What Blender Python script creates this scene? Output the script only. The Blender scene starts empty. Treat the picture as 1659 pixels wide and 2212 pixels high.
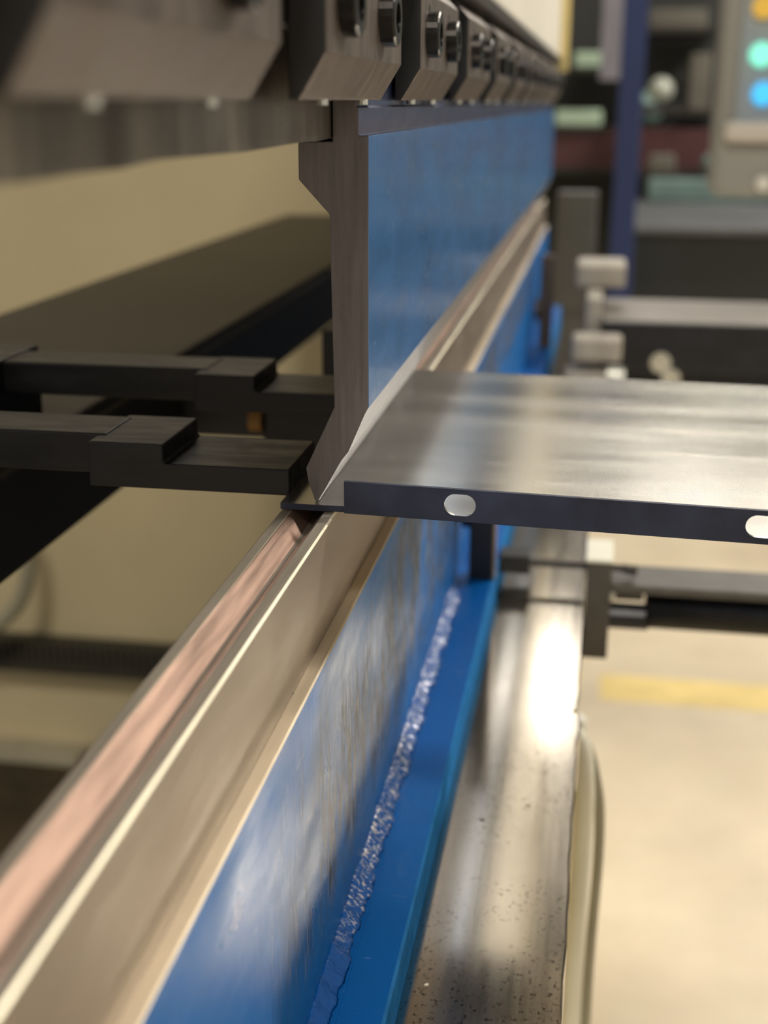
import bpy, bmesh, math, random
from mathutils import Vector, Matrix
random.seed(7)
S = bpy.context.scene
COL = S.collection

# ---------------------------------------------------------------- camera
W, H, F = 1659.0, 2212.0, 2800.0
cx, cy = W/2, H/2
Yc = Vector((490.5, 886.0, -F)).normalized()               # machine length axis seen from the lens
Xc = -Vector((-16886.1-cx, -(147.2-cy), -F)).normalized()
Zc = Xc.cross(Yc).normalized(); Xc = Yc.cross(Zc).normalized()
M = Matrix((Xc, Yc, Zc))
CAM = Vector((0.08909, -0.40167, 1.12700))
cam_d = bpy.data.cameras.new('camera'); cam = bpy.data.objects.new('camera', cam_d); COL.objects.link(cam)
cam.matrix_world = Matrix.Translation(CAM) @ M.to_4x4()
cam_d.sensor_fit = 'HORIZONTAL'; cam_d.sensor_width = 36.0; cam_d.lens = F/W*36.0
cam_d.clip_start = 0.02; cam_d.clip_end = 100
cam_d.dof.use_dof = True; cam_d.dof.focus_distance = 0.41
cam_d.dof.aperture_fstop = (cam_d.lens/1000.0)/0.0050
S.camera = cam

# ---------------------------------------------------------------- world, lamps, exposure
wd = bpy.data.worlds.new('world'); S.world = wd; wd.use_nodes = True
wn = wd.node_tree; bg = wn.nodes['Background']
# dim hall: lighter towards the sides, dark roof space overhead
tc = wn.nodes.new('ShaderNodeTexCoord'); sx_ = wn.nodes.new('ShaderNodeSeparateXYZ'); wr = wn.nodes.new('ShaderNodeValToRGB')
wn.links.new(tc.outputs['Generated'], sx_.inputs[0]); wn.links.new(sx_.outputs['Z'], wr.inputs[0]); wn.links.new(wr.outputs[0], bg.inputs['Color'])
e = wr.color_ramp.elements; e[0].position = 0.53; e[0].color = (0.50, 0.455, 0.39, 1); e[1].position = 0.58; e[1].color = (0.035, 0.033, 0.03, 1)
bg.inputs['Strength'].default_value = 1.0
S.view_settings.view_transform = 'Standard'; S.view_settings.look = 'None'
S.view_settings.exposure = 0.22; S.view_settings.gamma = 1.0; S.view_settings.use_curve_mapping = False

def area(name, loc, size, power, color=(1.0, 0.90, 0.74), rot=(0, 0, 0)):
    l = bpy.data.lights.new(name, 'AREA'); l.shape = 'RECTANGLE'; l.size, l.size_y = size
    l.energy = power; l.color = color
    o = bpy.data.objects.new(name, l); COL.objects.link(o); o.location = loc
    o.rotation_euler = tuple(math.radians(a) for a in rot); return o
# hall ceiling lamps plus an added fill behind, hung at 4.3 m
area('ceiling_lamp_far', (2.75, 11.6, 4.3), (4.6, 4.2), 520, (1.0, 0.97, 0.91))
area('ceiling_lamp_middle', (0.3, 7.7, 4.3), (4.0, 1.1), 170, (1.0, 0.94, 0.84))
area('ceiling_lamp_near', (1.9, 5.3, 4.3), (0.6, 0.6), 85, (1.0, 0.93, 0.82))
area('ceiling_lamp_right', (3.3, 2.8, 4.3), (1.2, 0.6), 270, (1.0, 0.94, 0.85))
area('fill_light_behind', (0.25, -2.3, 4.3), (0.8, 0.8), 125, (1.0, 0.93, 0.80))  # unseen fill, added to brighten the cream side frame from behind

# ---------------------------------------------------------------- helpers
def tag(o, label=None, cat=None, group=None, kind=None):
    if label: o['label'] = label
    if cat: o['category'] = cat
    if group: o['group'] = group
    if kind: o['kind'] = kind
    return o
def empty(name, loc, label=None, cat=None, group=None):
    o = bpy.data.objects.new(name, None); COL.objects.link(o); o.location = loc; o.empty_display_size = 0.02
    return tag(o, label, cat, group)
def obj(name, bm, mats, parent=None, bevel=0.0, seg=2, smooth=False):
    """bmesh given in world coordinates -> one mesh object"""
    bmesh.ops.recalc_face_normals(bm, faces=bm.faces)
    vs = [v.co for v in bm.verts]
    if parent is not None:
        org = parent.location.copy()
        if parent.parent: org += parent.parent.location
    else:
        org = Vector(((min(v.x for v in vs)+max(v.x for v in vs))/2, (min(v.y for v in vs)+max(v.y for v in vs))/2, min(v.z for v in vs)))
    bmesh.ops.translate(bm, verts=bm.verts, vec=-org)
    me = bpy.data.meshes.new(name)
    for f in bm.faces: f.smooth = smooth
    bm.to_mesh(me); bm.free()
    for m in (mats if isinstance(mats, (list, tuple)) else [mats]): me.materials.append(m)
    o = bpy.data.objects.new(name, me); COL.objects.link(o)
    if parent is not None: o.parent = parent
    else: o.location = org
    if bevel > 0:
        b = o.modifiers.new('bevel', 'BEVEL'); b.width = bevel; b.segments = seg; b.limit_method = 'ANGLE'; b.angle_limit = math.radians(35)
    return o
def sub(name, bm, mats, parent, root, **k):
    """sub-part: parent is a part whose own origin is its thing's origin"""
    bmesh.ops.translate(bm, verts=bm.verts, vec=(0, 0, 0))
    o = obj(name, bm, mats, root, **k); o.parent = parent; return o
def box(bm, x0, x1, y0, y1, z0, z1, mi=0):
    v = [bm.verts.new((x, y, z)) for x in (x0, x1) for y in (y0, y1) for z in (z0, z1)]
    for f in ((0,1,3,2), (4,6,7,5), (0,4,5,1), (2,3,7,6), (0,2,6,4), (1,5,7,3)):
        fc = bm.faces.new([v[i] for i in f]); fc.material_index = mi
    return bm
def B(*a): return box(bmesh.new(), *a)
def prism(bm, pts, y0, y1, ny=1):
    """profile in X-Z (counter or clockwise) pushed along Y"""
    rings = []
    for i in range(ny+1):
        y = y0+(y1-y0)*i/ny
        rings.append([bm.verts.new((p[0], y, p[1])) for p in pts])
    n = len(pts)
    for a, b in zip(rings[:-1], rings[1:]):
        for i in range(n): bm.faces.new((a[i], a[(i+1) % n], b[(i+1) % n], b[i]))
    bm.faces.new(rings[0]); bm.faces.new(list(reversed(rings[-1])))
    return bm
def cyl(bm, p0, p1, r0, r1=None, n=24, caps=True):
    p0, p1 = Vector(p0), Vector(p1); r1 = r0 if r1 is None else r1
    d = (p1-p0).normalized(); u = d.orthogonal().normalized(); w = d.cross(u)
    a = []; b = []
    for i in range(n):
        t = 2*math.pi*i/n; e = u*math.cos(t)+w*math.sin(t)
        a.append(bm.verts.new(p0+e*r0)); b.append(bm.verts.new(p1+e*r1))
    for i in range(n):
        f = bm.faces.new((a[i], a[(i+1) % n], b[(i+1) % n], b[i]))
    if caps: bm.faces.new(list(reversed(a))); bm.faces.new(b)
    return bm
def ringbm(bm, p0, p1, ro, ri, n=24):
    """socket head: outer wall, annular front at p1, recessed hexagon"""
    p0, p1 = Vector(p0), Vector(p1); d = (p1-p0).normalized(); u = d.orthogonal().normalized(); w = d.cross(u)
    def rg(c, r, m=n): return [bm.verts.new(c+(u*math.cos(2*math.pi*i/m)+w*math.sin(2*math.pi*i/m))*r) for i in range(m)]
    dep = (p1-p0).length*0.6
    c = (p1-p0).length*0.1
    R = [rg(p0, ro), rg(p1-d*c, ro), rg(p1, ro-c), rg(p1, ri), rg(p1-d*dep, ri)]
    for a, b in zip(R[:-1], R[1:]):
        for i in range(n): bm.faces.new((a[i], a[(i+1) % n], b[(i+1) % n], b[i]))
    bm.faces.new(list(reversed(R[0]))); bm.faces.new(R[-1])
    return bm
def tube(bm, pts, r, n=14):
    """round tube through points (Catmull-Rom)"""
    P = [Vector(p) for p in pts]; Q = [P[0]+(P[0]-P[1])]+P+[P[-1]+(P[-1]-P[-2])]; path = []
    for i in range(1, len(Q)-2):
        for k in range(8):
            t = k/8; a, b, c, d = Q[i-1:i+3]
            path.append(0.5*((2*b)+(c-a)*t+(2*a-5*b+4*c-d)*t*t+(3*b-a-3*c+d)*t**3))
    path.append(P[-1]); prev = None; u = None
    for i, p in enumerate(path):
        d = (path[min(i+1, len(path)-1)]-path[max(i-1, 0)]).normalized()
        u = d.orthogonal().normalized() if u is None else (u-d*u.dot(d)).normalized()
        w = d.cross(u)
        rg = [bm.verts.new(p+(u*math.cos(2*math.pi*j/n)+w*math.sin(2*math.pi*j/n))*r) for j in range(n)]
        if prev:
            for j in range(n): bm.faces.new((prev[j], prev[(j+1) % n], rg[(j+1) % n], rg[j]))
        else: bm.faces.new(list(reversed(rg)))
        prev = rg
    bm.faces.new(prev); return bm

# ---------------------------------------------------------------- materials
def srgb(r, g, b):
    f = lambda c: (c/255/12.92) if c/255 <= 0.04045 else ((c/255+0.055)/1.055)**2.4
    return (f(r), f(g), f(b), 1)
class NT:
    def __init__(s, name):
        s.m = bpy.data.materials.new(name); s.m.use_nodes = True; s.t = s.m.node_tree; s.b = s.t.nodes['Principled BSDF']
    def n(s, typ, **k):
        nd = s.t.nodes.new(typ)
        for a, v in k.items(): setattr(nd, a, v)
        return nd
    def l(s, a, b): s.t.links.new(a, b)
    def pos(s, scale=(1, 1, 1)):
        g = s.n('ShaderNodeNewGeometry'); mp = s.n('ShaderNodeVectorMath', operation='MULTIPLY')
        s.l(g.outputs['Position'], mp.inputs[0]); mp.inputs[1].default_value = scale; return mp.outputs[0]
    def noise(s, vec, scale, detail=4, rough=0.55, dist=0.0):
        nd = s.n('ShaderNodeTexNoise'); s.l(vec, nd.inputs['Vector']); nd.inputs['Scale'].default_value = scale
        nd.inputs['Detail'].default_value = detail; nd.inputs['Roughness'].default_value = rough; nd.inputs['Distortion'].default_value = dist
        return nd.outputs['Fac']
    def ramp(s, fac, stops):
        r = s.n('ShaderNodeValToRGB'); s.l(fac, r.inputs[0]); e = r.color_ramp.elements
        while len(e) < len(stops): e.new(0.5)
        for i, (p, c) in enumerate(stops):
            e[i].position = p; e[i].color = c if isinstance(c, tuple) else (c, c, c, 1)
        return r.outputs[0]
    def mix(s, fac, a, b, mode='MIX'):
        m = s.n('ShaderNodeMix', data_type='RGBA', blend_type=mode)
        if isinstance(fac, (int, float)): m.inputs[0].default_value = fac
        else: s.l(fac, m.inputs[0])
        for v, i in ((a, 6), (b, 7)):
            if isinstance(v, tuple): m.inputs[i].default_value = v
            else: s.l(v, m.inputs[i])
        return m.outputs[2]
    def math(s, op, a, b=0.0, clamp=False):
        m = s.n('ShaderNodeMath', operation=op, use_clamp=clamp)
        for v, i in ((a, 0), (b, 1)):
            if isinstance(v, (int, float)): m.inputs[i].default_value = v
            else: s.l(v, m.inputs[i])
        return m.outputs[0]
    def sep(s):
        g = s.n('ShaderNodeNewGeometry'); x = s.n('ShaderNodeSeparateXYZ'); s.l(g.outputs['Position'], x.inputs[0]); return x.outputs
    def band(s, v, lo, hi, soft):
        a = s.n('ShaderNodeMapRange', clamp=True); s.l(v, a.inputs[0]); a.inputs[1].default_value = lo-soft; a.inputs[2].default_value = lo+soft
        b = s.n('ShaderNodeMapRange', clamp=True); s.l(v, b.inputs[0]); b.inputs[1].default_value = hi-soft; b.inputs[2].default_value = hi+soft
        b.inputs[3].default_value = 1; b.inputs[4].default_value = 0
        return s.math('MULTIPLY', a.outputs[0], b.outputs[0])
    def set(s, k, v):
        if isinstance(v, (int, float, tuple)): s.b.inputs[k].default_value = v
        else: s.l(v, s.b.inputs[k])
    def bump(s, h, strength=0.2, dist=0.001):
        b = s.n('ShaderNodeBump'); s.l(h, b.inputs['Height']); b.inputs['Strength'].default_value = strength; b.inputs['Distance'].default_value = dist
        s.l(b.outputs[0], s.b.inputs['Normal'])

def plain(name, col, rough=0.5, metal=0.0, var=0.12, scale=12, emit=0.0, ecol=None, bump=0.0):
    t = NT(name); f = t.noise(t.pos(), scale, 5)
    dk = tuple(c*(1-var*1.6) for c in col[:3])+(1,); lt = tuple(min(1, c*(1+var)) for c in col[:3])+(1,)
    t.set('Base Color', t.ramp(f, [(0.3, dk), (0.7, lt)])); t.set('Roughness', rough); t.set('Metallic', metal)
    if emit: t.set('Emission Color', ecol or col); t.set('Emission Strength', emit)
    if bump: t.bump(t.noise(t.pos(), scale*30, 3), bump, 0.0005)
    return t.m
def steel(name, col, rough=0.35, metal=0.9, streak=(1, 1, 1), sscale=120, dark=0.75, spots=0.0, bump=0.15, rvar=0.12):
    """machined steel: streak noise stretched along the direction whose scale is small"""
    t = NT(name)
    s = t.noise(t.pos(streak), sscale, 5, 0.6)
    big = t.noise(t.pos(), 25, 4)
    lo = tuple(c*dark for c in col[:3])+(1,); hi = tuple(min(1, c*1.12) for c in col[:3])+(1,)
    c = t.ramp(s, [(0.3, lo), (0.7, hi)])
    c = t.mix(t.ramp(big, [(0.35, 0.0), (0.75, 0.35)]), c, tuple(x*0.6 for x in col[:3])+(1,))
    if spots:
        sp = t.noise(t.pos((1, 0.8, 1)), 640, 3, 0.6); area_ = t.noise(t.pos(), 22, 3)
        k = t.math('MULTIPLY', t.ramp(sp, [(0.585, 0.0), (0.66, 1.0)]), t.ramp(area_, [(0.36, 0.0), (0.56, spots)]))
        c = t.mix(k, c, (0.11, 0.085, 0.06, 1))
    t.set('Base Color', c); t.set('Metallic', metal)
    r = t.n('ShaderNodeMapRange'); t.l(s, r.inputs[0]); r.inputs[1].default_value = 0.3; r.inputs[2].default_value = 0.7
    r.inputs[3].default_value = rough-rvar*0.5; r.inputs[4].default_value = rough+rvar
    t.set('Roughness', r.outputs[0]); t.bump(s, bump, 0.0004)
    return t.m

m_bed = steel('bed_steel', (0.62, 0.57, 0.49, 1), 0.125, 1.0, (1, 0.05, 1), 200, 0.93, 0.75, 0.006, 0.03)
m_die = steel('die_steel', (0.31, 0.262, 0.222, 1), 0.42, 0.8, (1, 0.10, 0.5), 260, 0.78, 0.0, 0.2)
m_worn = steel('worn_bright_edge', (0.95, 0.86, 0.66, 1), 0.40, 0.6, (1, 0.05, 1), 300, 0.95, 0.0, 0.0)
m_dietop = steel('ground_die_top', (0.52, 0.46, 0.38, 1), 0.45, 0.6, (1, 0.05, 1), 300, 0.85)
m_ledge = steel('ground_ledge_steel', (0.72, 0.62, 0.46, 1), 0.38, 0.75, (1, 0.05, 1), 300, 0.9)
m_copper = steel('copper_toned_steel', (0.60, 0.40, 0.31, 1), 0.36, 0.8, (1, 0.06, 1), 350, 0.8, 0.0, 0.2)
m_endface = steel('cut_punch_steel', (0.175, 0.158, 0.160, 1), 0.55, 0.4, (1, 0.3, 0.08), 420, 0.66, 0.35, 0.25)
m_chamfer = steel('ground_chamfer_steel', (0.34, 0.34, 0.37, 1), 0.38, 0.85, (1, 0.2, 1), 300, 0.8, 0.5, 0.15)
m_sheet = steel('rolled_sheet_steel', (0.66, 0.63, 0.57, 1), 0.22, 0.95, (0.16, 1, 1), 45, 0.80, 0.0, 0.02, 0.05)
m_sheet_edge = plain('oiled_dark_sheet_face', (0.026, 0.032, 0.060, 1), 0.45, 0.3, 0.35, 45)
m_clamp = steel('browned_clamp_steel', (0.145, 0.118, 0.098, 1), 0.45, 0.6, (1, 1, 0.3), 160, 0.75, 0.3, 0.2)
m_clamp_end = plain('shaded_clamp_end', (0.028, 0.028, 0.030, 1), 0.5, 0.3, 0.2, 60)  # darker copy of the clamp steel, shade painted into the end faces
m_screw = steel('black_oxide_screw', (0.035, 0.032, 0.03, 1), 0.30, 0.8, (1, 1, 1), 200, 0.7)
m_adapter = steel('mottled_ram_steel', (0.30, 0.27, 0.225, 1), 0.34, 0.85, (1, 0.9, 0.15), 55, 0.45, 0.6, 0.2)
m_darkrail = plain('dark_holder_steel', (0.035, 0.032, 0.028, 1), 0.5, 0.3, 0.2, 40)
m_black = steel('black_gauge_steel', (0.030, 0.030, 0.033, 1), 0.40, 0.5, (0.2, 1, 1), 200, 0.7, 0.0, 0.25)
m_beam = plain('dark_gauge_beam_paint', (0.050, 0.042, 0.030, 1), 0.5, 0.0, 0.12, 8)
m_cream = plain('cream_machine_paint', (0.56, 0.48, 0.30, 1), 0.5, 0.0, 0.06, 3)
m_ram = plain('cream_ram_paint', (0.86, 0.83, 0.74, 1), 0.4, 0.0, 0.04, 3)
m_chain = plain('black_cable_chain_plastic', (0.035, 0.032, 0.022, 1), 0.55, 0.0, 0.15, 40)
m_cable = plain('cream_cable_sheath', (0.74, 0.72, 0.60, 1), 0.45, 0.0, 0.05, 20)
m_cable_g = plain('olive_grey_cable_sheath', (0.30, 0.28, 0.20, 1), 0.5, 0.0, 0.08, 20)
m_post = plain('black_square_steel', (0.022, 0.023, 0.028, 1), 0.35, 0.4, 0.2, 50)
m_post_b = plain('brown_post_steel', (0.10, 0.075, 0.06, 1), 0.4, 0.4, 0.2, 50)
m_pale = plain('pale_worn_steel', (0.40, 0.36, 0.30, 1), 0.5, 0.2, 0.15, 30)
m_bracket = plain('dark_grey_bracket_steel', (0.085, 0.078, 0.068, 1), 0.45, 0.3, 0.15, 60)
m_armtop = steel('brushed_arm_steel', (0.26, 0.235, 0.21, 1), 0.42, 0.6, (0.1, 1, 1), 200, 0.85)
m_chrome = steel('bright_zinc', (0.72, 0.72, 0.66, 1), 0.25, 0.9, (1, 1, 1), 90, 0.8)
m_slot = steel('bright_cut_edge', (0.88, 0.86, 0.80, 1), 0.18, 1.0, (1, 1, 1), 400, 0.75)

# blue enamel with scratches; rail version has a worn-through patch and a straight-edged grey band
def blue(name, col, rough, wear_and_band=False, chips=0.4, metal=0.0, coat=0.3):
    t = NT(name); p = t.pos()
    f = t.noise(p, 9, 5)
    c = t.ramp(f, [(0.3, tuple(x*0.82 for x in col[:3])+(1,)), (0.7, tuple(min(1, x*1.15) for x in col[:3])+(1,))])
    # fine hairline scratches in two directions
    for sc, th in (((1, 1, 14), 0.735), ((1, 9, 2.2), 0.74)):
        s = t.noise(t.pos(sc), 60, 2, 0.5, 0.6)
        c = t.mix(t.ramp(s, [(th-0.02, 0.0), (th+0.02, chips)]), c, (0.45, 0.56, 0.68, 1))
    sp = t.noise(p, 520, 2)
    c = t.mix(t.ramp(sp, [(0.70, 0.0), (0.76, chips)]), c, (0.06, 0.08, 0.12, 1))
    r = t.ramp(t.noise(t.pos((1, 0.3, 1)), 60, 4), [(0.3, rough*0.75), (0.7, rough*1.3)]); mt = None
    if wear_and_band:
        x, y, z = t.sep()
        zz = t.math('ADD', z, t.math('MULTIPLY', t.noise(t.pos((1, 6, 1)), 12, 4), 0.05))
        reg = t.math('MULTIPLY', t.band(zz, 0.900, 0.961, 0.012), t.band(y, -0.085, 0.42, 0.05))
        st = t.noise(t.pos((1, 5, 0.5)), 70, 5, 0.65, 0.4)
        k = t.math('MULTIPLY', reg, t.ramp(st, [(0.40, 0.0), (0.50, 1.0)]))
        upper = t.math('MULTIPLY', t.band(z, 0.918, 0.9555, 0.0012), t.band(t.math('ADD', y, t.math('MULTIPLY', z, -1.0)), -0.86, 0.2, 0.02))  # greyer band with straight edges over the worn patch
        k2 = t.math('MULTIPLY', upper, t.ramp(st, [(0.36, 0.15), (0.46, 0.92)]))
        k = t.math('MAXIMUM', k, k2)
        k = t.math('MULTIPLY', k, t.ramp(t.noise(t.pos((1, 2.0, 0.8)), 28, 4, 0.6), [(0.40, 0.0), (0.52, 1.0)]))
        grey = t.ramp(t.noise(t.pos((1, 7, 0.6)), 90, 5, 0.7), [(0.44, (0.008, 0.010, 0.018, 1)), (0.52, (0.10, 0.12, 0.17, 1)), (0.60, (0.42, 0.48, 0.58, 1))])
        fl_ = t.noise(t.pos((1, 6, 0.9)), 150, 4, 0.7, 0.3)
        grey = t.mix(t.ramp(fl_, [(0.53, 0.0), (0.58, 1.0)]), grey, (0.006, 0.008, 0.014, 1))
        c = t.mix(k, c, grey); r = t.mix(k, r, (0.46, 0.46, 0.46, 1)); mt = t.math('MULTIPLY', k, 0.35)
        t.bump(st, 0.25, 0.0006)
    t.set('Base Color', c); t.set('Roughness', r); t.set('Metallic', mt if mt is not None else metal)
    t.set('Coat Weight', coat); t.set('Coat Roughness', 0.15)
    return t.m
m_blue_punch = blue('blue_punch_coating', (0.020, 0.145, 0.390, 1), 0.34, False, 0.6, 0.35)
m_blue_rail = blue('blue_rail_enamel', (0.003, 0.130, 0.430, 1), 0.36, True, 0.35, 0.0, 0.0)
m_blue_plain = blue('blue_ledge_enamel', (0.003, 0.110, 0.400, 1), 0.34, False, 0.25, 0.0, 0.0)
m_blue_plain.node_tree.nodes['Principled BSDF'].inputs['Specular IOR Level'].default_value = 0.12
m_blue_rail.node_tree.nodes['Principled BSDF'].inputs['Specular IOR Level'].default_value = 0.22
m_blue_groove = blue('dark_blue_groove_steel', (0.025, 0.035, 0.100, 1), 0.35, False, 0.3, 0.3)
m_blue_col = plain('navy_column_paint', (0.012, 0.028, 0.120, 1), 0.6, 0.0, 0.08, 2)

# concrete floor
t = NT('sealed_concrete'); f = t.noise(t.pos(), 2.2, 6, 0.6); f2 = t.noise(t.pos(), 14, 4)
c = t.ramp(f, [(0.3, (0.50, 0.41, 0.29, 1)), (0.55, (0.64, 0.54, 0.39, 1)), (0.75, (0.73, 0.64, 0.48, 1))])
c = t.mix(t.ramp(f2, [(0.4, 0.0), (0.75, 0.3)]), c, (0.52, 0.49, 0.36, 1)); t.set('Base Color', c); t.set('Roughness', 0.38); m_floor = t.m

# ---------------------------------------------------------------- setting
def struct(name, bm, m, **k): return tag(obj(name, bm, m, **k), kind='structure')
struct('floor', B(-6, 8, -5, 14, -0.05, 0.0), m_floor)
struct('wall_back', B(-6, 8, 13.9, 14, 0, 5), plain('dark_hall_wall', (0.050, 0.052, 0.045, 1), 0.8, 0, 0.3, 1.2))
tag(obj('floor_line', prism(bmesh.new(), [(0.13, 0.0), (4.0, 0.0), (4.0, 0.0008), (0.13, 0.0008)], 1.97, 2.09), plain('yellow_line_paint', (0.74, 0.57, 0.22, 1), 0.5, 0, 0.1, 10)),
    'yellow painted safety line across the beige concrete floor', 'floor marking')

# ---------------------------------------------------------------- machine end frame and what hangs on it (left background)
tag(obj('machine_side_frame', B(-1.9, -0.07, 1.50, 1.56, 0.0, 1.6), m_cream, bevel=0.004),
    'large cream painted machine side frame behind the black gauge fingers', 'machine frame')
m_bracket2 = plain('worn_pale_steel', (0.42, 0.38, 0.28, 1), 0.5)
tag(obj('floor_shade_slab', B(-1.6, -0.075, 0.55, 1.43, 0.0, 0.05), plain('dark_floor_shade', (0.060, 0.042, 0.024, 1), 0.6, 0, 0.35, 12), bevel=0.003), 'dark slab for the shaded floor at the foot of the cream side frame', 'tray')  # dark slab added to paint the floor's shade under the machine
o = obj('frame_foot_rail', B(-1.05, -0.74, 1.44, 1.50, 0.052, 0.068), m_bracket2, bevel=0.002)
tag(o, 'pale flat foot bar along the bottom of the cream side frame', 'foot bar')
t_ = empty('cable_chain', (-0.9, 1.47, 0.2), 'black ribbed cable chain running level along the cream side frame', 'cable chain')
obj('channel', B(-1.5, -0.55, 1.455, 1.50, 0.215, 0.268), m_chain, t_, bevel=0.003)
bm = bmesh.new()
for i in range(58): box(bm, -1.3+i*0.0128, -1.3+i*0.0128+0.0055, 1.449, 1.4555, 0.238, 0.276)
obj('rib_row', bm, m_chain, t_)
tag(obj('looped_hose', tube(bmesh.new(), [(-0.96, 1.40, 0.66), (-0.79, 1.38, 0.55), (-0.765, 1.38, 0.46), (-0.79, 1.38, 0.37), (-0.87, 1.38, 0.31), (-1.0, 1.38, 0.29)], 0.012), m_cable_g),
    'thin grey hose hanging in a loop at the left edge, under the gauge beam', 'hose')

# back gauge crossbeam and carriages
bm = prism(bmesh.new(), [(-0.334, 0.981), (-0.160, 0.981), (-0.160, 0.974), (-0.163, 0.971), (-0.163, 0.924), (-0.334, 0.924)], -0.35, 1.34)
tag(obj('gauge_beam', bm, m_beam, bevel=0.002), 'long dark brown back gauge crossbeam running away behind the gauge fingers', 'beam')

def finger(y, dx, label):
    r = empty('gauge_finger', (-0.30+dx, y, 0.955), label, 'back gauge finger', 'black stepped back gauge fingers')
    X = lambda v: v+dx
    # slider arm
    obj('arm', B(X(-0.36), X(-0.080), y+0.009, y+0.036, 1.0005, 1.0150), m_black, r, bevel=0.0008)
    obj('carriage_block', B(X(-0.33), X(-0.175), y-0.004, y+0.048, 0.9812, 1.0158), m_black, r, bevel=0.001)
    # stepped stop block: high part, notch, thin tongue
    bm = prism(bmesh.new(), [(X(-0.0835), 0.9985), (X(-0.0830), 1.0145), (X(-0.0562), 1.0145), (X(-0.0562), 1.0083), (X(-0.0552), 1.0077), (X(-0.0118), 1.0077), (X(-0.0118), 0.9990), (X(-0.0130), 0.9985)], y, y+0.0405)
    obj('stop_block', bm, m_black, r, bevel=0.0006)
    return r
finger(0.0100, 0.0, 'near black stepped gauge finger whose tongue ends at the sheet edge')
finger(0.1280, 0.001, 'farther black stepped gauge finger, above and behind the near one')
# dark gear behind the fingers
g = empty('gauge_drive_unit', (-0.07, 0.33, 0.925), 'black drive block half hidden behind the punch with an orange cap', 'drive unit')
obj('housing', B(-0.098, -0.020, 0.300, 0.345, 0.926, 0.962), m_black, g, bevel=0.002)
obj('bracket', B(-0.160, -0.030, 0.345, 0.365, 0.930, 0.955), m_black, g, bevel=0.001)
obj('upright', B(-0.0640, -0.030, 0.305, 0.335, 0.962, 1.0045), m_black, g, bevel=0.001)
obj('cap', cyl(bmesh.new(), (-0.1055, 0.302, 0.952), (-0.098, 0.302, 0.952), 0.0065), plain('orange_plastic', (0.35, 0.17, 0.03, 1), 0.5), g)

# ---------------------------------------------------------------- ram, holder, clamps
tag(obj('press_ram', B(-0.12, 0.020, -0.7, 1.40, 1.182, 2.0), m_ram, bevel=0.002), 'bright cream painted press ram above the row of clamps', 'ram')
tag(obj('ram_edge_trim', B(-0.12, 0.030, 1.402, 1.43, 1.165, 2.0), plain('yellow_trim_paint', (0.72, 0.58, 0.24, 1), 0.5), bevel=0.002), 'pale yellow upright strip at the far end of the cream ram', 'trim strip')
h = empty('punch_holder', (0, 0.3, 1.115), 'mottled bare steel punch holder bar running over the punch shoulder', 'tool holder')
bm = bmesh.new(); prism(bm, [(-0.060, 1.1155), (0.0057, 1.1155), (0.0057, 1.1815), (-0.060, 1.1815)], -0.42, 1.38, 90)
for v in bm.verts:      # rough sawn lower edge
    if v.co.z < 1.12: v.co.z += random.uniform(0.0, 0.0010)
obj('back_bar', bm, m_adapter, h)
obj('upper_bar', B(0.0059, 0.0142, -0.42, 1.38, 1.1440, 1.1815), m_darkrail, h)
obj('top_rail', B(0.0143, 0.0238, -0.42, 1.38, 1.1722, 1.1790), m_darkrail, h, bevel=0.0008)

def build_clamp(y, L=0.113):
    r = empty('tool_clamp', (0.02, y, 1.127))
    prof = [(0.0146, 1.1272), (0.0172, 1.1272), (0.0238, 1.1378), (0.0238, 1.1632), (0.0160, 1.1716), (0.0146, 1.1716)]
    bm = prism(bmesh.new(), prof, y, y+L)
    # wider lower jaw that reaches back over the tang
    bm.faces.ensure_lookup_table()
    for f in bm.faces:
        f.normal_update()
        f.material_index = 1 if abs(f.normal.y) > 0.9 else 0
    obj('body', bm, [m_clamp, m_clamp_end], r, bevel=0.0005)
    for k, (dy, pr) in enumerate(((0.020, 0.0045), (0.078, 0.0045))):
        c = (0.0238, y+dy, 1.1500)
        s = obj('screw', ringbm(bmesh.new(), (0.0228, y+dy, 1.1495), (0.0238+pr, y+dy, 1.1495), 0.0078, 0.0042), m_screw, r)
        obj('screw_slot', cyl(bmesh.new(), (0.0232, y+dy+0.001, 1.1568), (0.02392, y+dy+0.001, 1.1568), 0.0030, n=16), m_darkrail, r)
        obj('set_pin', cyl(bmesh.new(), (0.0160, y+dy+0.01, 1.1275), (0.0160, y+dy+0.01, 1.1259), 0.0017, n=12), m_chrome, r, smooth=False)
    return r
def copy_tree(o, parent=None):
    c = o.copy(); COL.objects.link(c)
    if parent is not None: c.parent = parent
    for ch in list(o.children): copy_tree(ch, c)
    return c
cl0 = build_clamp(-0.248)
names = ['tool clamp at the top left corner, nearest and largest', 'second clamp from the left, right above the cut end of the punch', 'third clamp from the left, with two screw heads in full view',
         'fourth clamp from the left, just before the focus starts to fade', 'fifth clamp from the left, already soft in focus', 'sixth clamp in the row, small and blurred',
         'seventh clamp in the row, blurred', 'eighth clamp in the row, blurred', 'ninth clamp in the row, third from its far end', 'tenth clamp in the row, second from its far end', 'eleventh and farthest clamp in the row']
for i, lb in enumerate(names):
    c = cl0 if i == 0 else copy_tree(cl0)
    c.location.y = -0.248+0.157*i if i < 10 else 1.255
    if i == 9: c.location.y = 1.126
    tag(c, 'dark brown steel '+lb, 'tool clamp', 'tool clamps along the ram')

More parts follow.
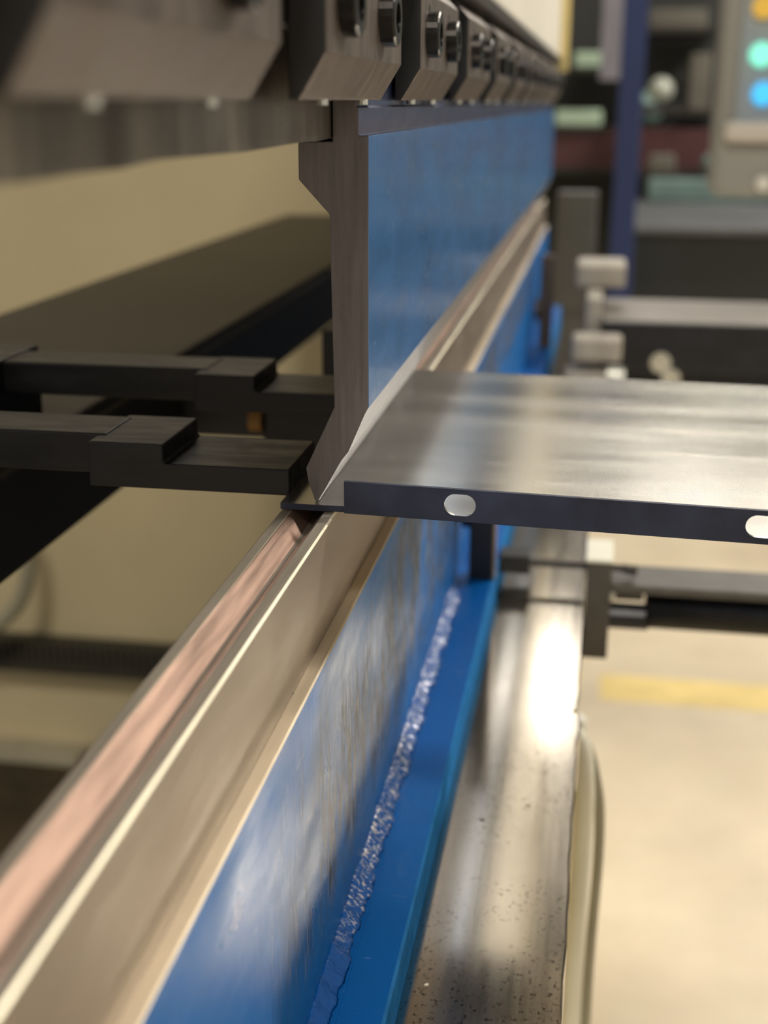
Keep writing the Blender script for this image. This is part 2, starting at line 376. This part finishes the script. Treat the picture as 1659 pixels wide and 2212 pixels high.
# ---------------------------------------------------------------- punch
P = [(-0.0046, 1.1150), (-0.0046, 1.1038), (0.0050, 1.0935), (0.0061, 1.0325), (-0.0036, 1.0115), (-0.0029, 1.0070), (-0.0007, 1.0004), (0.0005, 1.0004),
     (0.0084, 1.0147), (0.0108, 1.0178), (0.0163, 1.0307), (0.0174, 1.0328), (0.0174, 1.1170), (0.0143, 1.1170), (0.0143, 1.1250), (0.0136, 1.1255), (0.0136, 1.1420), (0.0062, 1.1420), (0.0062, 1.1152)]
bm = prism(bmesh.new(), P, 0.0, 1.372)
for f in bm.faces:
    f.normal_update(); c_ = f.calc_center_median(); n = f.normal; 
    if abs(n.y) > 0.9: f.material_index = 0
    elif c_.x > 0.017: f.material_index = 1
    elif c_.z < 1.033 and c_.x > 0.003: f.material_index = 2
    elif c_.z > 1.1165: f.material_index = 3
    else: f.material_index = 0
tag(obj('press_punch', bm, [m_endface, m_blue_punch, m_chamfer, m_blue_groove], bevel=0.00035), 'tall gooseneck punch with blue side face and bare grey cut end', 'punch')

# ---------------------------------------------------------------- die on its blue rail
ZT = 0.9976
left = [(-0.0118, ZT-0.034), (-0.0118, ZT-0.0006), (-0.0112, ZT), (-0.0084, ZT)]
arcL = [(-0.0084+0.0012*math.sin(a), ZT-0.0012*(1-math.cos(a))) for a in (0.3, 0.6)]
D = left+arcL+[(-0.0032, ZT-0.0056), (-0.0021, ZT-0.0058), (0.0022, ZT-0.0010), (0.0030, ZT), (0.0062, ZT), (0.0068, ZT-0.0006), (0.0068, 0.9622), (-0.0118, 0.9622)]
D = D[1:]
bm = prism(bmesh.new(), D, -0.42, 1.46)
for f in bm.faces:
    c_ = f.calc_center_median(); f.normal_update()
    f.material_index = 0
    if abs(f.normal.y) < 0.9 and c_.z > 0.985:
        if -0.0079 < c_.x < -0.0027: f.material_index = 1
        elif -0.0090 < c_.x <= -0.0079 or 0.0063 < c_.x < 0.00675: f.material_index = 2
        elif f.normal.z > 0.9: f.material_index = 3
tag(obj('bending_die', bm, [m_die, m_copper, m_worn, m_dietop]), 'long steel die with a V groove, its left slope copper toned, under the sheet', 'die')

r = empty('die_rail', (0.01, 0.3, 0.83), 'blue painted rail carrying the die, side face worn and scratched', 'die rail')
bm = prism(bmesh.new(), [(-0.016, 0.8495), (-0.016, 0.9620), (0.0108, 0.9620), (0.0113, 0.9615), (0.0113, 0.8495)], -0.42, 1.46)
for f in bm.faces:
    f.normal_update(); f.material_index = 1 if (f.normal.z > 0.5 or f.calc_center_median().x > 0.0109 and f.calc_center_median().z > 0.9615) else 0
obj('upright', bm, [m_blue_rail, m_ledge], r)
bm = prism(bmesh.new(), [(-0.036, 0.8322), (-0.036, 0.8500), (0.0332, 0.8500), (0.0342, 0.8490), (0.0342, 0.8322)], -0.42, 1.46)
for f in bm.faces: f.normal_update(); f.material_index = 1 if f.calc_center_median().x > 0.0330 and abs(f.normal.y) < 0.5 else 0
m_edge = plain('matt_lit_blue_edge', (0.030, 0.170, 0.430, 1), 0.7, 0, 0.15, 60); m_edge.node_tree.nodes['Principled BSDF'].inputs['Specular IOR Level'].default_value = 0.0  # flange side painted lighter blue, as if catching more light
obj('foot_flange', bm, [m_blue_plain, m_edge], r)
# weld bead with ripples in the corner
bm = bmesh.new(); NY, NA = 900, 9; prev = None
rr = random.Random(3); amp = [rr.uniform(-1, 1) for _ in range(NY+1)]
for i in range(NY+1):
    y = -0.34+i*(0.31+0.34)/NY
    gl = 0.0062+0.0004*math.sin(y*620)+0.0006*math.sin(y*131+1.3)+0.0005*math.sin(y*277)
    if y < -0.16: gl *= 0.75
    ring = []
    for j in range(NA+1):
        a = math.pi/2*j/NA; q = gl*(1-0.28*math.sin(2*a))+0.00022*rr.uniform(-1, 1)
        ring.append(bm.verts.new((0.0112+q*math.cos(a), y, 0.8499+q*math.sin(a))))
    ring.append(bm.verts.new((0.0110, y, 0.8497)))
    if prev:
        for j in range(len(ring)): bm.faces.new((prev[j], prev[(j+1) % len(ring)], ring[(j+1) % len(ring)], ring[j]))
    else: bm.faces.new(ring)
    prev = ring
bm.faces.new(list(reversed(prev)))
t = NT('blue_weld_enamel'); x_, y_, z_ = t.sep()
w1 = t.noise(t.pos((1, 1.8, 1)), 430, 3, 0.65, 0.4); zone = t.band(t.math('ADD', y_, t.math('MULTIPLY', t.noise(t.pos(), 40, 2), 0.06)), 0.015, 0.36, 0.025)
k_ = t.math('MULTIPLY', t.ramp(w1, [(0.53, 0.0), (0.60, 1.0)]), zone)      # bright specks painted in for lamp sparkle on the bead
t.set('Base Color', t.mix(k_, (0.003, 0.090, 0.360, 1), (0.85, 0.84, 0.86, 1))); t.set('Metallic', t.math('MULTIPLY', k_, 0.85)); t.set('Roughness', 0.3); t.set('Specular IOR Level', 0.3)
t.bump(w1, 0.6, 0.0008); m_weld = t.m
tag(obj('weld_bead', bm, m_weld, r, smooth=True), 'rippled glossy blue weld bead')
# machined groove line beside the weld
obj('weld_toe_strip', B(0.0182, 0.0190, -0.42, 0.9, 0.8500, 0.8505), m_blue_plain, r)

# bed plate with nicked front edge
bm = bmesh.new(); top = []; bot = []
ys = [-0.45+i*0.01 for i in range(60)]+[0.15+i*0.0015 for i in range(60)]+[0.24+i*0.03 for i in range(45)]
def edge(y):
    x = 0.0893+0.00025*math.sin(y*61)+0.0002*math.sin(y*173)
    if 0.168 < y < 0.2: x += 0.0013*math.sin((y-0.168)/0.032*math.pi)
    if 0.2 < y < 0.208: x -= 0.0026*math.sin((y-0.2)/0.008*math.pi)
    if 0.208 <= y < 0.26: x -= 0.0006
    return x
prev = None
for y in ys:
    x1 = edge(y); ring = [bm.verts.new(p) for p in ((-0.10, y, 0.8318), (x1-0.0008, y, 0.8318), (x1, y, 0.8308), (x1, y, 0.8020), (-0.10, y, 0.8020))]
    if prev:
        for j in range(5): bm.faces.new((prev[j], prev[(j+1) % 5], ring[(j+1) % 5], ring[j]))
    else: bm.faces.new(ring)
    prev = ring
bm.faces.new(list(reversed(prev)))
tag(obj('bed_plate', bm, m_bed), 'wide bare steel bed plate, speckled, with a nicked front edge', 'bed plate')
tag(obj('bed_beam', B(-0.06, 0.040, -0.45, 1.55, 0.0, 0.8017), m_cream), 'cream lower beam of the press standing below the bed plate', 'machine beam')

# ---------------------------------------------------------------- workpiece
w = empty('bent_sheet', (0.07, 0.0, 0.998), 'flat grey steel sheet with dark upturned slotted flange, under the punch tip', 'sheet metal part')
def sy(x): return -0.0045-0.036*(x-0.010)
def sz(x): return 1.0002-0.0085*max(0, x-0.008)
XR = 0.36
bm = bmesh.new()
outline = [(-0.0117, sy(0.01)+0.0012), (0.0098, sy(0.01)+0.0012), (0.0100, sy(0.01)+0.0001), (XR, sy(XR)+0.0001), (XR, 0.222), (0.0095, 0.2262), (-0.0117, 0.2262)]
tp = [bm.verts.new((x, y, sz(x))) for x, y in outline]; bt = [bm.verts.new((x, y, sz(x)-0.0021)) for x, y in outline]
bm.faces.new(tp); bm.faces.new(list(reversed(bt)))
for i in range(len(tp)):
    f = bm.faces.new((tp[i], bt[i], bt[(i+1) % len(tp)], tp[(i+1) % len(tp)]))
    f.material_index = 1
obj('sheet_body', bm, [m_sheet, m_sheet_edge], w)
# flange with round-ended slots cut through
bm = bmesh.new(); TH = 0.0016; H0, H1 = -0.0019, 0.0088
slots = [(0.0482, 0.0036, 0.0051, 0.0036), (0.1420, 0.0036, 0.0051, 0.0036), (0.2350, 0.0036, 0.0051, 0.0036)]     # centre x, height, half width, half height
def fl(x, h, back): return (x, sy(x)-0.0001+(TH if back else 0.0), sz(x)+h)
for back in (0, 1):
    xs = 0.0100
    bounds = [0.0100]
    for s in slots: bounds += [s[0]-0.008, s[0]+0.008]
    bounds += [XR]
    for i in range(0, len(bounds)-1):
        a, b = bounds[i], bounds[i+1]
        if i % 2 == 0:
            v = [bm.verts.new(fl(a, H0, back)), bm.verts.new(fl(b, H0, back)), bm.verts.new(fl(b, H1, back)), bm.verts.new(fl(a, H1, back))]
            bm.faces.new(v)
        else:
            s = slots[i//2]; n = 32; inner = []; outer = []
            for k in range(n):
                th = 2*math.pi*(k+0.5)/n; c, q = math.cos(th), math.sin(th)
                r_ = s[3]; ex = s[2]-r_
                inner.append(bm.verts.new(fl(s[0]+(ex if c > 0 else -ex)+r_*c, s[1]+r_*q, back)))
                m_ = max(abs(c)/0.008, abs(q)/((H1-s[1]) if q > 0 else (s[1]-H0)))
                outer.append(bm.verts.new(fl(s[0]+c/m_, s[1]+q/m_, back)))
            for k in range(n): bm.faces.new((inner[k], inner[(k+1) % n], outer[(k+1) % n], outer[k]))
            # fill corners
            for (sx_, sq) in ((1, 1), (-1, 1), (-1, -1), (1, -1)):
                cc = bm.verts.new(fl(s[0]+sx_*0.008, H1 if sq > 0 else H0, back))
                best = []
                for k in range(n):
                    k2 = (k+1) % n; t1, t2 = 2*math.pi*(k+0.5)/n, 2*math.pi*(k2+0.5)/n
                    m1 = abs(abs(outer[k].co.x-s[0])-0.008) < 1e-6; m2 = abs(abs(outer[k2].co.x-s[0])-0.008) < 1e-6
                    if m1 != m2 and (math.cos(t1)*sx_ > 0) and (math.sin(t1)*sq > 0 or math.sin(t2)*sq > 0): best.append((k, k2))
                for k, k2 in best: bm.faces.new((outer[k], outer[k2], cc))
# slot walls, end, top and bottom skins
for s in slots:
    n = 32; a = []; b = []
    for k in range(n):
        th = 2*math.pi*(k+0.5)/n; c, q = math.cos(th), math.sin(th); r_ = s[3]; ex = s[2]-r_
        a.append(bm.verts.new(fl(s[0]+(ex if c > 0 else -ex)+r_*c, s[1]+r_*q, 0))); b.append(bm.verts.new(fl(s[0]+(ex if c > 0 else -ex)+r_*c, s[1]+r_*q, 1)))
    for k in range(n):
        f = bm.faces.new((a[k], a[(k+1) % n], b[(k+1) % n], b[k])); f.material_index = 1
for h_ in (H0, H1):
    v = [bm.verts.new(fl(0.01, h_, 0)), bm.verts.new(fl(XR, h_, 0)), bm.verts.new(fl(XR, h_, 1)), bm.verts.new(fl(0.01, h_, 1))]; f = bm.faces.new(v); f.material_index = 0
for x_ in (0.01, XR):
    bm.faces.new([bm.verts.new(fl(x_, H0, 0)), bm.verts.new(fl(x_, H1, 0)), bm.verts.new(fl(x_, H1, 1)), bm.verts.new(fl(x_, H0, 1))])
bmesh.ops.remove_doubles(bm, verts=bm.verts, dist=1e-6)
tag(obj('flange', bm, [m_sheet_edge, m_slot], w), 'dark blue-black upturned flange with round-ended slots')

# ---------------------------------------------------------------- uprights and support arms in front
def upright(y, label, mat, knob):
    r = empty('rail_clamp_post', (0.026, y, 0.850), label, 'post')
    obj('post', B(0.0190, 0.0335, y, y+0.014, 0.8502, 0.958), mat, r, bevel=0.0008)
    obj('knob', cyl(bmesh.new(), (0.0190, y+0.006, 0.895), (0.0145, y+0.006, 0.895), 0.013, n=24), mat, r)
    tag(obj('face_plate', B(0.0336, 0.0346, y+0.001, y+0.013, 0.8502, 0.957), knob, r), 'tan edge plate')
    return r
upright(0.335, 'square black post standing on the blue flange below the sheet', m_post, plain('tan_steel', (0.30, 0.23, 0.16, 1), 0.4, 0.5))
upright(1.12, 'thin brown post farther along the blue rail, past the sheet', m_post_b, m_post_b)

a = empty('sheet_support_arm', (0.10, 0.38, 0.79), 'black support arm bolted to the bed edge below the sheet flange', 'support arm')
obj('bracket', B(0.0896, 0.1050, 0.362, 0.40, 0.792, 0.856), m_bracket, a, bevel=0.0008)
obj('bracket_lit_top', B(0.0890, 0.1056, 0.361, 0.401, 0.8562, 0.8585), m_cable, a, bevel=0.0005)  # pale slab added for the light on the bracket's top
obj('clamp_rod', cyl(bmesh.new(), (0.050, 0.385, 0.8455), (0.121, 0.385, 0.8455), 0.0022, n=14), m_darkrail, a)
obj('clamp_foot', B(0.0345, 0.0540, 0.377, 0.396, 0.8400, 0.8520), m_darkrail, a, bevel=0.0008)
obj('rod_handle', cyl(bmesh.new(), (0.112, 0.385, 0.8455), (0.121, 0.385, 0.8435), 0.0030, n=14), m_darkrail, a)
obj('top_rail', B(0.1052, 0.80, 0.372, 0.412, 0.8330, 0.8385), m_bracket, a, bevel=0.001)
obj('tube', cyl(bmesh.new(), (0.128, 0.392, 0.8185), (0.80, 0.392, 0.8185), 0.0145, n=28), m_post, a, smooth=True)
obj('fitting', cyl(bmesh.new(), (0.1052, 0.390, 0.8265), (0.1085, 0.390, 0.8265), 0.0080, n=20), m_chrome, a)
obj('screw', cyl(bmesh.new(), (0.1085, 0.386, 0.8280), (0.126, 0.386, 0.8280), 0.0042, n=16), m_bracket, a)
obj('screw', cyl(bmesh.new(), (0.1052, 0.388, 0.812), (0.1300, 0.388, 0.812), 0.0085, n=16), m_post, a)

a = empty('sheet_support_arm', (0.10, 1.05, 0.79), 'farther support arm with broad grey top and black side, beyond the sheet', 'support arm')
bm = box(bmesh.new(), 0.092, 1.2, 1.0, 1.17, 0.852, 0.9045); 
for f in bm.faces: f.normal_update(); f.material_index = 1 if f.normal.z > 0.9 else 0
obj('beam', bm, [m_post, m_armtop], a, bevel=0.002)
obj('bracket', B(0.074, 0.0915, 1.02, 1.15, 0.8325, 0.925), m_pale, a, bevel=0.003)
obj('cap', B(0.060, 0.116, 1.10, 1.17, 0.925, 0.952), m_pale, a, bevel=0.004)
obj('pad', B(0.062, 0.114, 0.962, 0.999, 0.866, 0.892), m_pale, a, bevel=0.004)
obj('foot', B(0.056, 0.108, 0.955, 0.999, 0.8325, 0.856), m_pale, a, bevel=0.003)
obj('hand_nut', cyl(bmesh.new(), (0.10, 0.955, 0.852), (0.118, 0.955, 0.852), 0.012, n=20), m_chrome, a, smooth=False)
obj('bolt', cyl(bmesh.new(), (0.156, 0.992, 0.862), (0.156, 1.0, 0.862), 0.011, n=20), m_chrome, a)
obj('bolt', cyl(bmesh.new(), (0.168, 0.990, 0.846), (0.168, 1.0, 0.846), 0.010, n=20), m_chrome, a)
tag(obj('lower_black_panel', B(0.093, 1.2, 1.18, 1.22, 0.70, 0.86), m_post, bevel=0.002), 'black panel under the farther support arm at the right', 'panel')

# cables hanging from the bed edge
tag(obj('hanging_cable', tube(bmesh.new(), [(0.060, 0.262, 0.796), (0.088, 0.258, 0.790), (0.0945, 0.25, 0.765), (0.0950, 0.25, 0.72), (0.0945, 0.25, 0.60), (0.098, 0.25, 0.35), (0.104, 0.26, 0.10), (0.12, 0.30, 0.008), (0.25, 0.55, 0.008)], 0.0058), m_cable),
    'thick cream cable hanging down from under the nicked bed edge', 'cable')
tag(obj('hanging_cable', tube(bmesh.new(), [(0.060, 0.272, 0.793), (0.090, 0.27, 0.785), (0.1010, 0.262, 0.762), (0.1050, 0.262, 0.72), (0.1035, 0.262, 0.60), (0.109, 0.262, 0.35), (0.114, 0.272, 0.10), (0.14, 0.30, 0.006), (0.28, 0.50, 0.006)], 0.0030), m_cable_g),
    'thinner olive grey cable hanging just right of the cream cable', 'cable')
tag(obj('cable_gland', cyl(bmesh.new(), (0.0880, 0.285, 0.768), (0.0880, 0.285, 0.790), 0.0065, n=24), plain('white_plastic', (0.85, 0.84, 0.76, 1), 0.35), bevel=0.004, seg=4),
    'small white cable fitting at the nick in the bed edge', 'cable fitting')

# ---------------------------------------------------------------- hall background
tag(obj('steel_column', B(0.108, 0.172, 3.30, 3.37, 0.0, 2.6), m_blue_col, bevel=0.003), 'navy blue upright column behind the far end of the press', 'column')
tag(obj('grey_column', B(0.045, 0.150, 4.4, 4.5, 1.20, 3.2), plain('lavender_grey_paint', (0.24, 0.23, 0.27, 1), 0.5)), 'pale lavender grey pillar left of the navy column, near the top', 'pillar')
tb = empty('workbench', (1.2, 4.2, 0), 'long black workbench with grey top behind the support arms', 'workbench')
obj('cabinet', B(0.16, 3.2, 3.62, 4.7, 0.0, 0.755), plain('dark_teal_black_paint', (0.012, 0.016, 0.018, 1), 0.45, 0, 0.2, 3), tb, bevel=0.004)
obj('bench_top', B(0.14, 3.25, 3.58, 4.75, 0.756, 0.775), plain('grey_bench_laminate', (0.10, 0.105, 0.11, 1), 0.5, 0, 0.15, 5), tb, bevel=0.003)
m_teal = plain('teal_bokeh_tone', (0.22, 0.34, 0.31, 1), 0.4, 0, 0.1, 6)
m_green = plain('pale_green_light', (0.42, 0.55, 0.40, 1), 0.5, 0, 0.08, 6)
m_maroon = plain('maroon_paint', (0.075, 0.022, 0.024, 1), 0.5, 0, 0.15, 3)
m_taupe = plain('taupe_board', (0.13, 0.12, 0.095, 1), 0.6, 0, 0.2, 3)
tag(obj('tray', B(0.24, 0.80, 4.62, 4.74, 0.776, 0.855), plain('dusty_teal_plastic', (0.13, 0.20, 0.185, 1), 0.5), bevel=0.01), 'wide pale teal tray standing on the grey bench top', 'tray')
sh = empty('storage_rack', (1.0, 5.6, 0), 'dark storage rack behind the workbench with maroon cross beam', 'storage rack')
obj('back_panel', B(-0.6, 3.6, 5.95, 6.0, 0, 3.0), plain('dark_rack_panel', (0.022, 0.024, 0.020, 1), 0.6, 0, 0.3, 2), sh)
obj('cross_beam', B(-0.5, 3.5, 5.40, 5.46, 0.86, 1.02), m_maroon, sh)
obj('shelf', B(-0.5, 3.5, 5.40, 5.95, 0.835, 0.858), m_darkrail, sh)
for x in (-0.45, 1.3, 3.4): obj('rack_post', B(x, x+0.06, 5.38, 5.44, 0, 3.0), m_darkrail, sh)
def at(px, py, y):
    d = M @ Vector(((px-cx)/F, -(py-cy)/F, -1)); return CAM+d*((y-CAM.y)/d.y)
def place(name, mat, x0, y0, x1, y1, Y, dep, label, cat, ball=False, bev=0.01, back=5.94):
    """box or ball of real depth standing where the two corner rays meet the plane Y"""
    a_, b_ = at(x0, y1, Y), at(x1, y0, Y)
    obj('shelf_board', B(a_.x-0.03, b_.x+0.05, Y-0.05, back, a_.z-0.018-(0.02 if ball else 0), a_.z-0.0005+(0.0022 if ball else 0)), m_darkrail, sh)
    if ball:
        bm = bmesh.new(); bmesh.ops.create_uvsphere(bm, u_segments=24, v_segments=14, radius=(b_.z-a_.z)/2-0.002); bmesh.ops.translate(bm, verts=bm.verts, vec=((a_.x+b_.x)/2, Y, (a_.z+b_.z)/2))
        return tag(obj(name, bm, mat, smooth=True), label, cat)
    return tag(obj(name, B(a_.x, b_.x, Y, Y+dep, a_.z, b_.z), mat, bevel=bev), label, cat)
place('bin', m_green, 1198, 238, 1300, 272, 5.41, 0.25, 'pale green box in place of a blurred light at the far end of the blue punch', 'bin')  # plain boxes put in for blurred green lights, here and next line
place('bin', m_green, 1240, 112, 1300, 146, 5.43, 0.25, 'smaller pale green box in place of a blurred light, above the other one', 'bin')
place('bokeh_ball', plain('pale_bokeh_tone', (0.36, 0.38, 0.32, 1), 0.3), 1400, 165, 1455, 225, 5.2, 0.1, 'round pale cream ball in place of a bokeh spot on the dark rack right of the navy column', 'bokeh', True, back=5.27)  # this ball and the next ones are added for blurred reflections
place('bokeh_ball', m_teal, 1370, 195, 1430, 270, 5.6, 0.1, 'round teal ball in place of a bokeh spot behind the pale cream one', 'bokeh', True)
place('bokeh_ball', m_teal, 1515, 330, 1560, 375, 5.2, 0.1, 'small teal ball in place of a bokeh spot low on the rack beside the control pendant', 'bokeh', True, back=5.27)
place('carton', m_taupe, 1400, 20, 1530, 62, 5.6, 0.25, 'flat grey-green carton at the top of the rack', 'carton')
place('carton', m_taupe, 1485, 115, 1540, 240, 5.6, 0.25, 'upright taupe carton on the rack left of the pendant', 'carton')
place('carton', m_taupe, 1400, 335, 1460, 375, 5.1, 0.1, 'low taupe carton under the maroon beam', 'carton', back=5.25)

pd = empty('control_pendant', (0.42, 2.04, 0.96), 'light grey control pendant with coloured push buttons at the right edge', 'control pendant')
lt_ = at(1560, -60, 2.0); rb = at(1600, 425, 2.0)
obj('housing', B(0.272, 0.56, 2.0, 2.14, rb.z, 1.42), plain('grey_pendant_paint', (0.30, 0.30, 0.29, 1), 0.45, 0, 0.05, 4), pd, bevel=0.012, seg=4)
obj('button_panel', B(0.300, 0.54, 1.992, 2.0, at(0, 235, 2.0).z-0.02, 1.40), plain('blue_grey_panel', (0.30, 0.35, 0.40, 1), 0.45, 0, 0.05, 4), pd, bevel=0.003)
obj('rest_ledge', B(0.285, 0.55, 1.975, 2.0, 1.062, 1.096), plain('light_grey_ledge', (0.62, 0.59, 0.55, 1), 0.4, 0, 0.05, 4), pd, bevel=0.008)
for px, py, r_, col, nm, e in ((1646, 118, 0.020, (0.20, 0.75, 0.58, 1), 'green lit push button', 0.9), (1650, 203, 0.020, (0.05, 0.42, 0.80, 1), 'blue lit push button', 0.9), (1652, 14, 0.020, (0.65, 0.40, 0.06, 1), 'amber push button', 0.4), (1650, 397, 0.013, (0.8, 0.8, 0.76, 1), 'small white push button', 0.0)):
    p = at(px, py, 1.985)
    yb = 1.992 if py < 300 else 2.0
    tag(obj('push_button', cyl(bmesh.new(), (p.x, yb, p.z), (p.x, yb-0.012, p.z), r_, r_*0.9, n=28), plain(nm.replace(' ', '_'), col, 0.3, 0, 0.02, 10, emit=e), pd), nm)
obj('hanger_tube', cyl(bmesh.new(), (0.41, 2.07, 1.42), (0.41, 2.07, 3.2), 0.03), m_armtop, pd)

c0, c1 = at(1204, 415, 1.75), at(1285, 560, 1.75)
tag(obj('end_cover', B(c0.x, c1.x, 1.75, 1.80, 0.0, c0.z), plain('mid_grey_cover_paint', (0.075, 0.075, 0.072, 1), 0.6, 0, 0.2, 6), bevel=0.004), 'grey upright cover past the far end of the bed', 'cover')

# loose chips lying on the metal
def chip(px, py, z, sx_, sy_, rot, mat, label):
    d = M @ Vector(((px-cx)/F, -(py-cy)/F, -1)); p = CAM+d*((z-CAM.z)/d.z)
    bm = bmesh.new(); n = 7; lo = []; hi = []
    for k in range(n):
        a_ = 2*math.pi*k/n; q = 0.75+0.25*math.sin(k*2.3+px); x, y = sx_*q*math.cos(a_), sy_*q*math.sin(a_)
        X, Y = p.x+x*math.cos(rot)-y*math.sin(rot), p.y+x*math.sin(rot)+y*math.cos(rot)
        lo.append(bm.verts.new((X, Y, z+0.00002))); hi.append(bm.verts.new((X, Y, z+0.0003)))
    bm.faces.new(lo); bm.faces.new(hi)
    for k in range(n): bm.faces.new((lo[k], lo[(k+1) % n], hi[(k+1) % n], hi[k]))
    tag(obj('loose_chip', bm, mat), label, 'chip')
chip(781, 1963, 0.8500, 0.0006, 0.0012, 0.5, plain('red_paint_chip', (0.25, 0.015, 0.015, 1), 0.5), 'tiny red paint chip lying on the blue flange')
chip(1042, 1771, 0.8318, 0.0014, 0.0006, -0.2, m_darkrail, 'small dark metal chip lying on the bare bed plate')
chip(922, 2127, 0.8318, 0.0010, 0.0006, 0.1, m_cable, 'tiny white chip on the bed plate near the bottom edge')
chip(632, 1499, 0.9622, 0.0004, 0.0007, 0.3, m_darkrail, 'tiny black speck lying on the narrow ledge beside the die')
chip(830, 1719, 0.8500, 0.0005, 0.0013, 0.1, m_darkrail, 'small dark chip beside the weld on the blue flange')
